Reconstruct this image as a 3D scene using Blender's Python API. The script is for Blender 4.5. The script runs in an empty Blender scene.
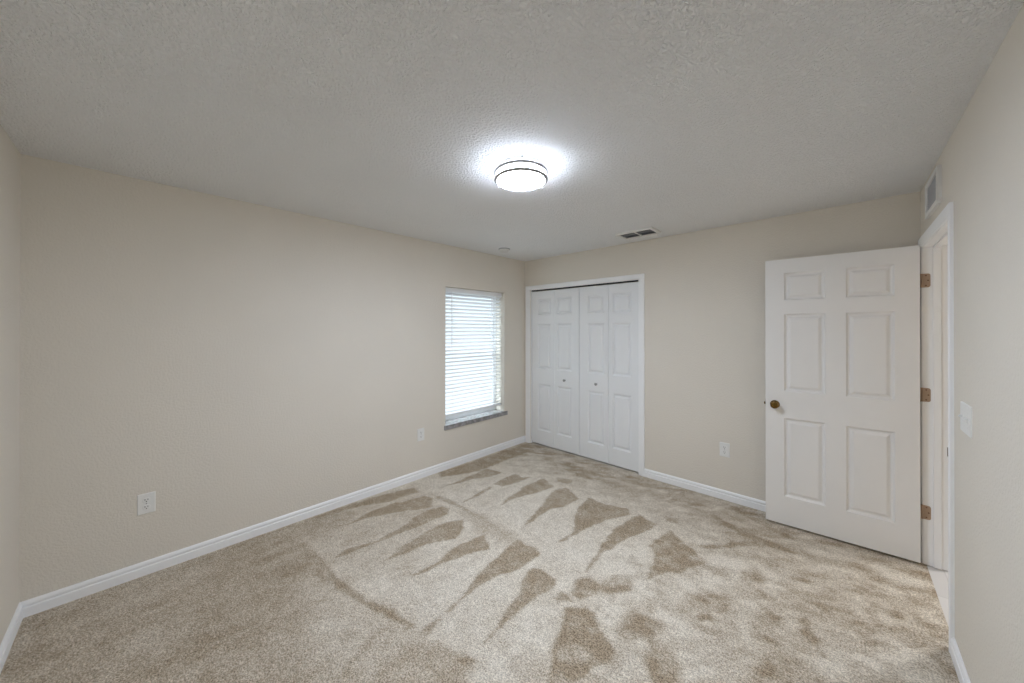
import bpy, bmesh, math, random
import numpy as np
from mathutils import Vector, Matrix

# ------------------------------------------------------------------ camera, light, exposure
S = bpy.context.scene
COL = S.collection
W, L, H = 3.517, 4.019, 2.44            # room: x 0..W, y -L..0, z 0..H
FPX = 351.44
cam_d = bpy.data.cameras.new('camera')
cam_d.sensor_width = 36.0
cam_d.lens = FPX / 1024 * 36.0
cam_d.shift_y = -12.42 / 1024
cam_d.clip_start = 0.02
cam = bpy.data.objects.new('camera', cam_d)
COL.objects.link(cam)
cam.location = (3.1465, -3.5841, 1.5136)
cam.rotation_euler = (math.pi / 2 + 0.0021, 0, 0.7576)
S.camera = cam

LAMP_POWER = 190.0      # radiance of the underside of the ceiling lamp
LAMP_SIDE = 56.0         # radiance of the drum's side
SKY_HORIZON, SKY_ZENITH, GROUND_DROP = 1.35, 10.0, -1.05      # daylight outside the window
EXPOSURE = 0.05
wd = bpy.data.worlds.new('sky')
S.world = wd
wd.use_nodes = True
bg = wd.node_tree.nodes['Background']
wn_ = wd.node_tree.nodes
wtc, wsx, wmr = wn_.new('ShaderNodeTexCoord'), wn_.new('ShaderNodeSeparateXYZ'), wn_.new('ShaderNodeMapRange')
wmr.inputs['From Min'].default_value = 0.12
wmr.inputs['From Max'].default_value = 0.75
wmr.inputs['To Min'].default_value = SKY_HORIZON
wmr.inputs['To Max'].default_value = SKY_ZENITH
wd.node_tree.links.new(wtc.outputs['Generated'], wsx.inputs[0])
wd.node_tree.links.new(wsx.outputs['Z'], wmr.inputs['Value'])
wgr, wad = wn_.new('ShaderNodeMapRange'), wn_.new('ShaderNodeMath')
wgr.inputs['From Min'].default_value = -0.26       # the lawn outside is darker than the sky
wgr.inputs['From Max'].default_value = -0.40
wgr.inputs['To Min'].default_value = 0.0
wgr.inputs['To Max'].default_value = GROUND_DROP
wd.node_tree.links.new(wsx.outputs['Z'], wgr.inputs['Value'])
wd.node_tree.links.new(wmr.outputs[0], wad.inputs[0])
wd.node_tree.links.new(wgr.outputs[0], wad.inputs[1])
wd.node_tree.links.new(wad.outputs[0], bg.inputs['Strength'])
bg.inputs['Color'].default_value = (0.88, 0.95, 1.0, 1)
S.view_settings.view_transform = 'Standard'
S.view_settings.look = 'None'
S.view_settings.gamma = 1
S.view_settings.use_curve_mapping = False
S.view_settings.exposure = EXPOSURE
S.cycles.max_bounces = 16
S.cycles.diffuse_bounces = 10
S.cycles.use_denoising = True
S.cycles.use_adaptive_sampling = False


# fill light added out of view past the doorway, to brighten hall and jamb
hl = bpy.data.lights.new('hall_fill_light', 'AREA')
hl.energy = 20
hl.size = 0.3
hl.color = (0.97, 0.97, 1.0)
hlo = bpy.data.objects.new('hall_fill_light', hl)
COL.objects.link(hlo)
hlo.location = (W + 0.75, 0.30, 2.40)

# ------------------------------------------------------------------ materials
def srgb(r, g, b):
    f = lambda c: c / 12.92 if c <= 0.04045 else ((c + 0.055) / 1.055) ** 2.4
    return (f(r / 255), f(g / 255), f(b / 255), 1)

def mat(name, col, rough=0.5, metal=0.0, spec=0.5):
    m = bpy.data.materials.new(name)
    m.use_nodes = True
    b = m.node_tree.nodes['Principled BSDF']
    b.inputs['Base Color'].default_value = col
    b.inputs['Roughness'].default_value = rough
    b.inputs['Metallic'].default_value = metal
    b.inputs['Specular IOR Level'].default_value = spec
    return m

def add(m, t, **kw):
    n = m.node_tree.nodes.new(t)
    for k, v in kw.items():
        setattr(n, k, v)
    return n

def link(m, a, b):
    m.node_tree.links.new(a, b)

def bsdf(m):
    return m.node_tree.nodes['Principled BSDF']

def textured(name, col, rough, scale, dist, strength, detail=2.0, tint=0.03, vor=False, spec=0.3):
    """painted plaster: a bump of blobs plus a faint mottling of the colour"""
    m = mat(name, col, rough, spec=spec)
    tc = add(m, 'ShaderNodeTexCoord')
    n = add(m, 'ShaderNodeTexNoise')
    n.inputs['Scale'].default_value = scale
    n.inputs['Detail'].default_value = detail
    n.inputs['Roughness'].default_value = 0.45
    n.inputs['Distortion'].default_value = 0.6
    link(m, tc.outputs['Object'], n.inputs['Vector'])
    r = add(m, 'ShaderNodeValToRGB')
    r.color_ramp.elements[0].position = 0.38
    r.color_ramp.elements[1].position = 0.62
    r.color_ramp.interpolation = 'EASE'
    link(m, n.outputs['Fac'], r.inputs['Fac'])
    bp = add(m, 'ShaderNodeBump')
    bp.inputs['Distance'].default_value = dist
    bp.inputs['Strength'].default_value = strength
    link(m, r.outputs['Color'], bp.inputs['Height'])
    link(m, bp.outputs['Normal'], bsdf(m).inputs['Normal'])
    n2 = add(m, 'ShaderNodeTexNoise')
    n2.inputs['Scale'].default_value = 2.2
    n2.inputs['Detail'].default_value = 5
    link(m, tc.outputs['Object'], n2.inputs['Vector'])
    mx = add(m, 'ShaderNodeMix', data_type='RGBA')
    mx.inputs[6].default_value = tuple(c * (1 - tint) for c in col[:3]) + (1,)
    mx.inputs[7].default_value = tuple(min(1, c * (1 + tint)) for c in col[:3]) + (1,)
    link(m, n2.outputs['Fac'], mx.inputs[0])
    link(m, mx.outputs[2], bsdf(m).inputs['Base Color'])
    return m

def enamel(name, col, rough=0.35, amount=0.02):
    """gloss paint with a slight unevenness"""
    m = mat(name, col, rough)
    tc = add(m, 'ShaderNodeTexCoord')
    n = add(m, 'ShaderNodeTexNoise')
    n.inputs['Scale'].default_value = 6
    n.inputs['Detail'].default_value = 4
    link(m, tc.outputs['Object'], n.inputs['Vector'])
    mx = add(m, 'ShaderNodeMix', data_type='RGBA')
    mx.inputs[6].default_value = tuple(c * (1 - amount) for c in col[:3]) + (1,)
    mx.inputs[7].default_value = tuple(min(1, c * (1 + amount)) for c in col[:3]) + (1,)
    link(m, n.outputs['Fac'], mx.inputs[0])
    link(m, mx.outputs[2], bsdf(m).inputs['Base Color'])
    return m

M = {}
M['wall'] = textured('wall_paint', srgb(223, 217, 206), 0.7, 85, 0.0025, 0.3)
M['ceiling'] = textured('ceiling_texture', srgb(245, 246, 247), 0.85, 84, 0.0064, 0.9, detail=3)
M['trim'] = enamel('trim_enamel', srgb(244, 245, 246), 0.4)
M['door'] = enamel('door_enamel', srgb(233, 232, 230), 0.38)
M['closet'] = enamel('closet_door_enamel', srgb(234, 236, 237), 0.42)
M['plastic'] = enamel('white_plastic', srgb(232, 232, 229), 0.35)
M['blind'] = enamel('blind_vinyl', srgb(236, 238, 240), 0.45)
M['vinyl'] = enamel('window_vinyl', srgb(232, 234, 236), 0.4)
M['knob'] = mat('shaded_white_knob', srgb(150, 150, 150), 0.35, 1.0)  # grey metal colour stands in for the shading on white knobs
M['dark'] = mat('dark_recess', srgb(40, 38, 36), 0.8)
M['duct'] = mat('duct_interior', srgb(92, 95, 102), 0.7)
M['vent_blade'] = mat('vent_blade_grey', srgb(128, 130, 136), 0.5)
M['louvre'] = mat('louvre_grey', srgb(176, 178, 184), 0.5)
M['nickel'] = mat('brushed_nickel', srgb(160, 158, 158), 0.6, 0.3)
M['brass'] = mat('antique_brass', srgb(122, 96, 52), 0.22, 1.0)
M['hinge'] = mat('satin_hinge_metal', srgb(172, 150, 130), 0.5, 0.5)
M['screw'] = mat('screw_metal', srgb(120, 92, 70), 0.45, 0.8)
M['steel'] = mat('strike_steel', srgb(120, 112, 104), 0.35, 1.0)
M['tile'] = None
M['glass'] = None

g = bpy.data.materials.new('window_glass')
g.use_nodes = True
g.node_tree.nodes.clear()
go = g.node_tree.nodes.new('ShaderNodeOutputMaterial')
gm = g.node_tree.nodes.new('ShaderNodeMixShader')
gt = g.node_tree.nodes.new('ShaderNodeBsdfTransparent')
gg = g.node_tree.nodes.new('ShaderNodeBsdfGlossy')
gg.inputs['Roughness'].default_value = 0.02
gt.inputs['Color'].default_value = (0.93, 0.96, 0.97, 1)
gm.inputs[0].default_value = 0.05
g.node_tree.links.new(gt.outputs[0], gm.inputs[1])
g.node_tree.links.new(gg.outputs[0], gm.inputs[2])
g.node_tree.links.new(gm.outputs[0], go.inputs['Surface'])
M['glass'] = g

m = mat('lamp_diffuser', (0.95, 0.95, 0.95, 1), 0.4)
bsdf(m).inputs['Emission Color'].default_value = (0.865, 0.96, 1.13, 1)
bsdf(m).inputs['Emission Strength'].default_value = LAMP_POWER
M['lamp'] = m
m = m.copy()
m.name = 'lamp_drum_side'
tc = add(m, 'ShaderNodeTexCoord')
sx = add(m, 'ShaderNodeSeparateXYZ')
mr = add(m, 'ShaderNodeMapRange')
mr.inputs['From Min'].default_value = -0.014      # next to the ceiling: the LED board faces down, so the top is dim
mr.inputs['From Max'].default_value = -0.070
mr.inputs['To Min'].default_value = 2.0
mr.inputs['To Max'].default_value = LAMP_SIDE
link(m, tc.outputs['Object'], sx.inputs[0])
link(m, sx.outputs['Z'], mr.inputs['Value'])
link(m, mr.outputs[0], bsdf(m).inputs['Emission Strength'])
M['lamp_side'] = m

# marble sill: grey with cloudy veins
m = mat('marble', srgb(150, 148, 150), 0.12)
tc = add(m, 'ShaderNodeTexCoord')
n = add(m, 'ShaderNodeTexNoise')
n.inputs['Scale'].default_value = 14
n.inputs['Detail'].default_value = 8
n.inputs['Distortion'].default_value = 1.5
link(m, tc.outputs['Object'], n.inputs['Vector'])
r = add(m, 'ShaderNodeValToRGB')
r.color_ramp.elements[0].position = 0.35
r.color_ramp.elements[0].color = srgb(128, 126, 125)
r.color_ramp.elements[1].position = 0.65
r.color_ramp.elements[1].color = srgb(164, 163, 164)
link(m, n.outputs['Fac'], r.inputs['Fac'])
link(m, r.outputs['Color'], bsdf(m).inputs['Base Color'])
M['marble'] = m

# hallway tile: pale wood-look planks with grout
m = mat('hall_tile', srgb(214, 211, 208), 0.3)
tc = add(m, 'ShaderNodeTexCoord')
br = add(m, 'ShaderNodeTexBrick')
br.inputs['Scale'].default_value = 1.0
br.inputs['Brick Width'].default_value = 0.45
br.inputs['Row Height'].default_value = 0.45
br.inputs['Mortar Size'].default_value = 0.003
br.inputs['Color1'].default_value = srgb(228, 226, 224)
br.inputs['Color2'].default_value = srgb(212, 210, 208)
br.inputs['Mortar'].default_value = srgb(200, 198, 196)
link(m, tc.outputs['Object'], br.inputs['Vector'])
link(m, br.outputs['Color'], bsdf(m).inputs['Base Color'])
M['tile'] = m

# carpet: flecked twist pile; the attribute "nap" says which way the vacuum left the pile lying, its shading painted as colour
m = mat('carpet', srgb(170, 160, 145), 0.95, spec=0.05)
tc = add(m, 'ShaderNodeTexCoord')
at = add(m, 'ShaderNodeAttribute', attribute_name='nap')
fl = add(m, 'ShaderNodeTexNoise')
fl.inputs['Scale'].default_value = 95
fl.inputs['Detail'].default_value = 3
fl.inputs['Roughness'].default_value = 0.7
link(m, tc.outputs['Object'], fl.inputs['Vector'])
ed = add(m, 'ShaderNodeMath', operation='MULTIPLY_ADD')   # ragged edges of the brushed patches
ed.inputs[1].default_value = 0.45
ed.inputs[2].default_value = -0.225
link(m, fl.outputs['Fac'], ed.inputs[0])
ad = add(m, 'ShaderNodeMath', operation='ADD', use_clamp=True)
link(m, ed.outputs[0], ad.inputs[0])
ct = add(m, 'ShaderNodeTexNoise')                         # crushed clumps inside the patches
ct.inputs['Scale'].default_value = 20
ct.inputs['Detail'].default_value = 6
ct.inputs['Roughness'].default_value = 0.72
ct.inputs['Distortion'].default_value = 0.8
link(m, tc.outputs['Object'], ct.inputs['Vector'])
cm = add(m, 'ShaderNodeMath', operation='MULTIPLY_ADD')
cm.inputs[1].default_value = 1.0
link(m, ct.outputs['Fac'], cm.inputs[0])
cs = add(m, 'ShaderNodeMath', operation='SUBTRACT')
cs.inputs[1].default_value = 0.5
link(m, at.outputs['Fac'], cs.inputs[0])
link(m, cs.outputs[0], cm.inputs[2])
link(m, cm.outputs[0], ad.inputs[1])
rp = add(m, 'ShaderNodeValToRGB')
e = rp.color_ramp.elements
e[0].position, e[0].color = 0.0, srgb(168, 154, 135)
e[1].position, e[1].color = 1.0, srgb(225, 219, 208)
link(m, ad.outputs[0], rp.inputs['Fac'])
fr = add(m, 'ShaderNodeValToRGB')
f = fr.color_ramp.elements
f[0].position, f[0].color = 0.34, (0.34, 0.31, 0.27, 1)
f[1].position, f[1].color = 0.60, (1.34, 1.32, 1.28, 1)
fl2 = add(m, 'ShaderNodeTexNoise')
fl2.inputs['Scale'].default_value = 150
fl2.inputs['Detail'].default_value = 2
fl2.inputs['Roughness'].default_value = 0.75
link(m, tc.outputs['Object'], fl2.inputs['Vector'])
link(m, fl2.outputs['Fac'], fr.inputs['Fac'])
ff = add(m, 'ShaderNodeMapRange')
ff.inputs['To Min'].default_value = 1.0
ff.inputs['To Max'].default_value = 0.62
link(m, at.outputs['Fac'], ff.inputs['Value'])
mu = add(m, 'ShaderNodeMix', data_type='RGBA', blend_type='MULTIPLY')
link(m, ff.outputs[0], mu.inputs[0])
link(m, rp.outputs['Color'], mu.inputs[6])
link(m, fr.outputs['Color'], mu.inputs[7])
fl3 = add(m, 'ShaderNodeTexNoise')
fl3.inputs['Scale'].default_value = 62
fl3.inputs['Detail'].default_value = 2
fl3.inputs['Roughness'].default_value = 0.8
link(m, tc.outputs['Object'], fl3.inputs['Vector'])
fr3 = add(m, 'ShaderNodeValToRGB')
f = fr3.color_ramp.elements
f[0].position, f[0].color = 0.36, (0.70, 0.68, 0.65, 1)
f[1].position, f[1].color = 0.60, (1.10, 1.10, 1.10, 1)
link(m, fl3.outputs['Fac'], fr3.inputs['Fac'])
mu3 = add(m, 'ShaderNodeMix', data_type='RGBA', blend_type='MULTIPLY')
link(m, ff.outputs[0], mu3.inputs[0])
link(m, mu.outputs[2], mu3.inputs[6])
link(m, fr3.outputs['Color'], mu3.inputs[7])
link(m, mu3.outputs[2], bsdf(m).inputs['Base Color'])
bp = add(m, 'ShaderNodeBump')
bp.inputs['Distance'].default_value = 0.008
bp.inputs['Strength'].default_value = 0.6
link(m, fl2.outputs['Fac'], bp.inputs['Height'])
link(m, bp.outputs['Normal'], bsdf(m).inputs['Normal'])
M['carpet'] = m

# ------------------------------------------------------------------ helpers
def link_mesh(name, bm, material, parent=None, smooth=False, bevel=0.0):
    bmesh.ops.remove_doubles(bm, verts=bm.verts, dist=1e-6)
    bmesh.ops.recalc_face_normals(bm, faces=bm.faces)
    me = bpy.data.meshes.new(name)
    bm.to_mesh(me)
    bm.free()
    me.materials.append(material)
    if smooth:
        for p in me.polygons:
            p.use_smooth = True
    o = bpy.data.objects.new(name, me)
    COL.objects.link(o)
    if parent is not None:
        o.parent = parent
    if bevel:
        b = o.modifiers.new('bevel', 'BEVEL')
        b.width = bevel
        b.segments = 2
        b.limit_method = 'ANGLE'
    if smooth:
        es = o.modifiers.new('edges', 'EDGE_SPLIT')
        es.split_angle = math.radians(38)
    return o

def empty(name, loc=(0, 0, 0), rz=0.0, parent=None):
    o = bpy.data.objects.new(name, None)
    o.empty_display_size = 0.05
    COL.objects.link(o)
    o.location = loc
    o.rotation_euler = (0, 0, rz)
    if parent is not None:
        o.parent = parent
    return o

def tag(o, label, cat, group=None, structure=False):
    o['label'] = label
    o['category'] = cat
    if group:
        o['group'] = group
    if structure:
        o['kind'] = 'structure'
    return o

def box(bm, x0, x1, y0, y1, z0, z1, mtx=None):
    v = [bm.verts.new((x, y, z)) for x in (x0, x1) for y in (y0, y1) for z in (z0, z1)]
    for q in ((0, 1, 3, 2), (4, 6, 7, 5), (0, 4, 5, 1), (2, 3, 7, 6), (0, 2, 6, 4), (1, 5, 7, 3)):
        bm.faces.new([v[i] for i in q])
    if mtx is not None:
        for w in v:
            w.co = mtx @ w.co
    return v

def lathe(bm, prof, seg=32, mtx=None, close=True):
    """prof: (radius, z) from bottom to top, revolved about z"""
    rings = []
    for r, z in prof:
        if r < 1e-6:
            rings.append([bm.verts.new((0, 0, z))])
        else:
            rings.append([bm.verts.new((r * math.cos(2 * math.pi * i / seg), r * math.sin(2 * math.pi * i / seg), z)) for i in range(seg)])
    for a, b in zip(rings, rings[1:]):
        for i in range(seg):
            j = (i + 1) % seg
            if len(a) == 1 and len(b) == 1:
                continue
            if len(a) == 1:
                bm.faces.new((a[0], b[j], b[i]))
            elif len(b) == 1:
                bm.faces.new((a[i], a[j], b[0]))
            else:
                bm.faces.new((a[i], a[j], b[j], b[i]))
    if mtx is not None:
        for ring in rings:
            for v in ring:
                v.co = mtx @ v.co

def torus(bm, R, r, z=0, seg=64, sub=12, zs=1.0):
    rings = []
    for i in range(seg):
        a = 2 * math.pi * i / seg
        rings.append([bm.verts.new(((R + r * math.cos(2 * math.pi * k / sub)) * math.cos(a),
                                    (R + r * math.cos(2 * math.pi * k / sub)) * math.sin(a),
                                    z + zs * r * math.sin(2 * math.pi * k / sub))) for k in range(sub)])
    for i in range(seg):
        for k in range(sub):
            a, b = rings[i], rings[(i + 1) % seg]
            bm.faces.new((a[k], b[k], b[(k + 1) % sub], a[(k + 1) % sub]))

def tube(bm, p0, p1, r, seg=10):
    p0, p1 = Vector(p0), Vector(p1)
    q = (p1 - p0).to_track_quat('Z', 'Y').to_matrix().to_4x4()
    lathe(bm, [(0, 0), (r, 0), (r, (p1 - p0).length), (0, (p1 - p0).length)], seg, Matrix.Translation(p0) @ q)

def sweep(bm, prof, start, along, out, length, m0=0.0, m1=0.0):
    """prof (depth, z) pushed along a wall; m0/m1 slant the ends with the depth (mitres)"""
    start, along, out = Vector(start), Vector(along), Vector(out)
    ends = []
    for t, mm, sgn in ((0, m0, 1), (length, m1, -1)):
        ends.append([bm.verts.new(start + along * (t + sgn * mm * d) + out * d + Vector((0, 0, z))) for d, z in prof])
    a, b = ends
    n = len(prof)
    for i in range(n):
        j = (i + 1) % n
        bm.faces.new((a[i], a[j], b[j], b[i]))
    bm.faces.new(a)
    bm.faces.new(list(reversed(b)))

def panel_side(bm, w, h, panels, y, sgn, prof):
    """one face of a moulded panel door in the x-z plane at y; prof = (inset, sink) steps"""
    xs = sorted({0.0, w, *[p[0] for p in panels], *[p[1] for p in panels]})
    zs = sorted({0.0, h, *[p[2] for p in panels], *[p[3] for p in panels]})
    for i in range(len(xs) - 1):
        for k in range(len(zs) - 1):
            cx, cz = (xs[i] + xs[i + 1]) / 2, (zs[k] + zs[k + 1]) / 2
            if any(p[0] < cx < p[1] and p[2] < cz < p[3] for p in panels):
                continue
            bm.faces.new([bm.verts.new((x, y, z)) for x, z in ((xs[i], zs[k]), (xs[i + 1], zs[k]), (xs[i + 1], zs[k + 1]), (xs[i], zs[k + 1]))])
    for x0, x1, z0, z1 in panels:
        loops = []
        for ins, sink in prof:
            yy = y - sgn * sink
            loops.append([bm.verts.new((x, yy, z)) for x, z in ((x0 + ins, z0 + ins), (x1 - ins, z0 + ins), (x1 - ins, z1 - ins), (x0 + ins, z1 - ins))])
        for a, b in zip(loops, loops[1:]):
            for i in range(4):
                j = (i + 1) % 4
                bm.faces.new((a[i], a[j], b[j], b[i]))
        bm.faces.new(loops[-1])

PANEL = [(0, 0), (0.003, 0.003), (0.009, 0.013), (0.015, 0.0155), (0.022, 0.0155), (0.038, 0.004), (0.042, 0.003)]

PANEL_CLOSET = [(0, 0), (0.003, 0.002), (0.014, 0.0145), (0.019, 0.0155), (0.026, 0.0155), (0.040, 0.004), (0.044, 0.003)]

def panel_leaf(bm, w, h, t, panels, prof=PANEL):
    """door leaf: front face at y=0 looking to +y, back at y=-t"""
    panel_side(bm, w, h, panels, 0.0, 1, prof)
    panel_side(bm, w, h, panels, -t, -1, prof)
    for a, b in (((0, 0), (w, 0)), ((w, 0), (w, h)), ((w, h), (0, h)), ((0, h), (0, 0))):
        bm.faces.new([bm.verts.new(c) for c in ((a[0], 0, a[1]), (b[0], 0, b[1]), (b[0], -t, b[1]), (a[0], -t, a[1]))])

def rounded_plate(bm, w, h, t, r=0.004, dome=0.0015):
    """wall plate in the x-z plane, back at y=0, front at y=-t, softened rim"""
    def loop(ins, y, rad):
        pts = []
        for cx, cz, a0 in ((w / 2 - rad - ins, h / 2 - rad - ins, 0), (-w / 2 + rad + ins, h / 2 - rad - ins, 90), (-w / 2 + rad + ins, -h / 2 + rad + ins, 180), (w / 2 - rad - ins, -h / 2 + rad + ins, 270)):
            for k in range(5):
                a = math.radians(a0 + k * 22.5)
                pts.append(bm.verts.new((cx + rad * math.cos(a), y, cz + rad * math.sin(a))))
        return pts
    ls = [loop(0, 0, r), loop(0, -t * 0.45, r), loop(0.0018, -t * 0.85, r), loop(0.005, -t, r)]
    n = len(ls[0])
    for a, b in zip(ls, ls[1:]):
        for i in range(n):
            bm.faces.new((a[i], a[(i + 1) % n], b[(i + 1) % n], b[i]))
    bm.faces.new(ls[-1])
    bm.faces.new(list(reversed(ls[0])))

# ------------------------------------------------------------------ room shell
WT = 0.20      # outside wall
WI = 0.115     # inside wall
WIN_Y0, WIN_Y1, WIN_Z0, WIN_Z1 = -1.309, -0.397, 0.472, 1.985
CLO_X0, CLO_X1, CLO_Z = 0.097, 1.583, 2.043
DR_Y0, DR_Y1, DR_Z = -0.931, -0.085, 2.062

bm = bmesh.new()
box(bm, -WT, 0, -L - WT, WIN_Y0, 0, H)
box(bm, -WT, 0, WIN_Y1, WI, 0, H)
box(bm, -WT, 0, WIN_Y0, WIN_Y1, 0, WIN_Z0)
box(bm, -WT, 0, WIN_Y0, WIN_Y1, WIN_Z1, H)
tag(link_mesh('wall_left', bm, M['wall']), 'long beige wall with the window on the left', 'wall', structure=True)

bm = bmesh.new()
box(bm, 0, CLO_X0, 0, WI, 0, H)
box(bm, CLO_X1, W + WI, 0, WI, 0, H)
box(bm, CLO_X0, CLO_X1, 0, WI, CLO_Z, H)
tag(link_mesh('wall_back', bm, M['wall']), 'beige wall holding the closet doors', 'wall', structure=True)

bm = bmesh.new()
box(bm, W, W + WI, -L - WT, DR_Y0, 0, H)
box(bm, W, W + WI, DR_Y1, 0, 0, H)
box(bm, W, W + WI, DR_Y0, DR_Y1, DR_Z, H)
tag(link_mesh('wall_right', bm, M['wall']), 'beige wall with the light switch and doorway on the right', 'wall', structure=True)

bm = bmesh.new()
box(bm, 0, W, -L - WT, -L, 0, H)
tag(link_mesh('wall_front', bm, M['wall']), 'narrow strip of beige wall at the far left edge', 'wall', structure=True)

bm = bmesh.new()
box(bm, -WT, W + WI, -L - WT, WI, H, H + 0.12)
tag(link_mesh('ceiling', bm, M['ceiling']), 'white knockdown textured ceiling', 'ceiling', structure=True)

# closet interior behind the folding doors
bm = bmesh.new()
box(bm, -0.05, 0.0, WI, 0.75, 0, H)
box(bm, 1.70, 1.75, WI, 0.75, 0, H)
box(bm, -0.05, 1.75, 0.75, 0.80, 0, H)
box(bm, -0.05, 1.75, WI, 0.80, H, H + 0.05)
box(bm, -0.05, 1.75, 0.0125, 0.80, -0.10, 0)
tag(link_mesh('wall_closet', bm, M['wall']), 'inside of the closet behind the white folding doors', 'wall', structure=True)

# hallway seen through the doorway
HX = W + WI
bm = bmesh.new()
box(bm, HX + 1.25, HX + 1.37, -2.2, 0.8, 0, H)
box(bm, HX, HX + 1.25, 0.68, 0.8, 0, H)
box(bm, HX, HX + 1.25, -2.2, -2.08, 0, H)
box(bm, HX, HX + 1.37, -2.2, 0.8, H, H + 0.1)
box(bm, W, HX, WI, 0.8, 0, H)
tag(link_mesh('wall_hallway', bm, M['wall']), 'hallway walls beyond the open door', 'wall', structure=True)
bm = bmesh.new()
box(bm, W + 0.012, HX + 1.37, -2.2, 0.8, -0.10, -0.004)
tag(link_mesh('floor_hallway', bm, M['tile']), 'pale tile floor through the open doorway', 'floor', structure=True)

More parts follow.
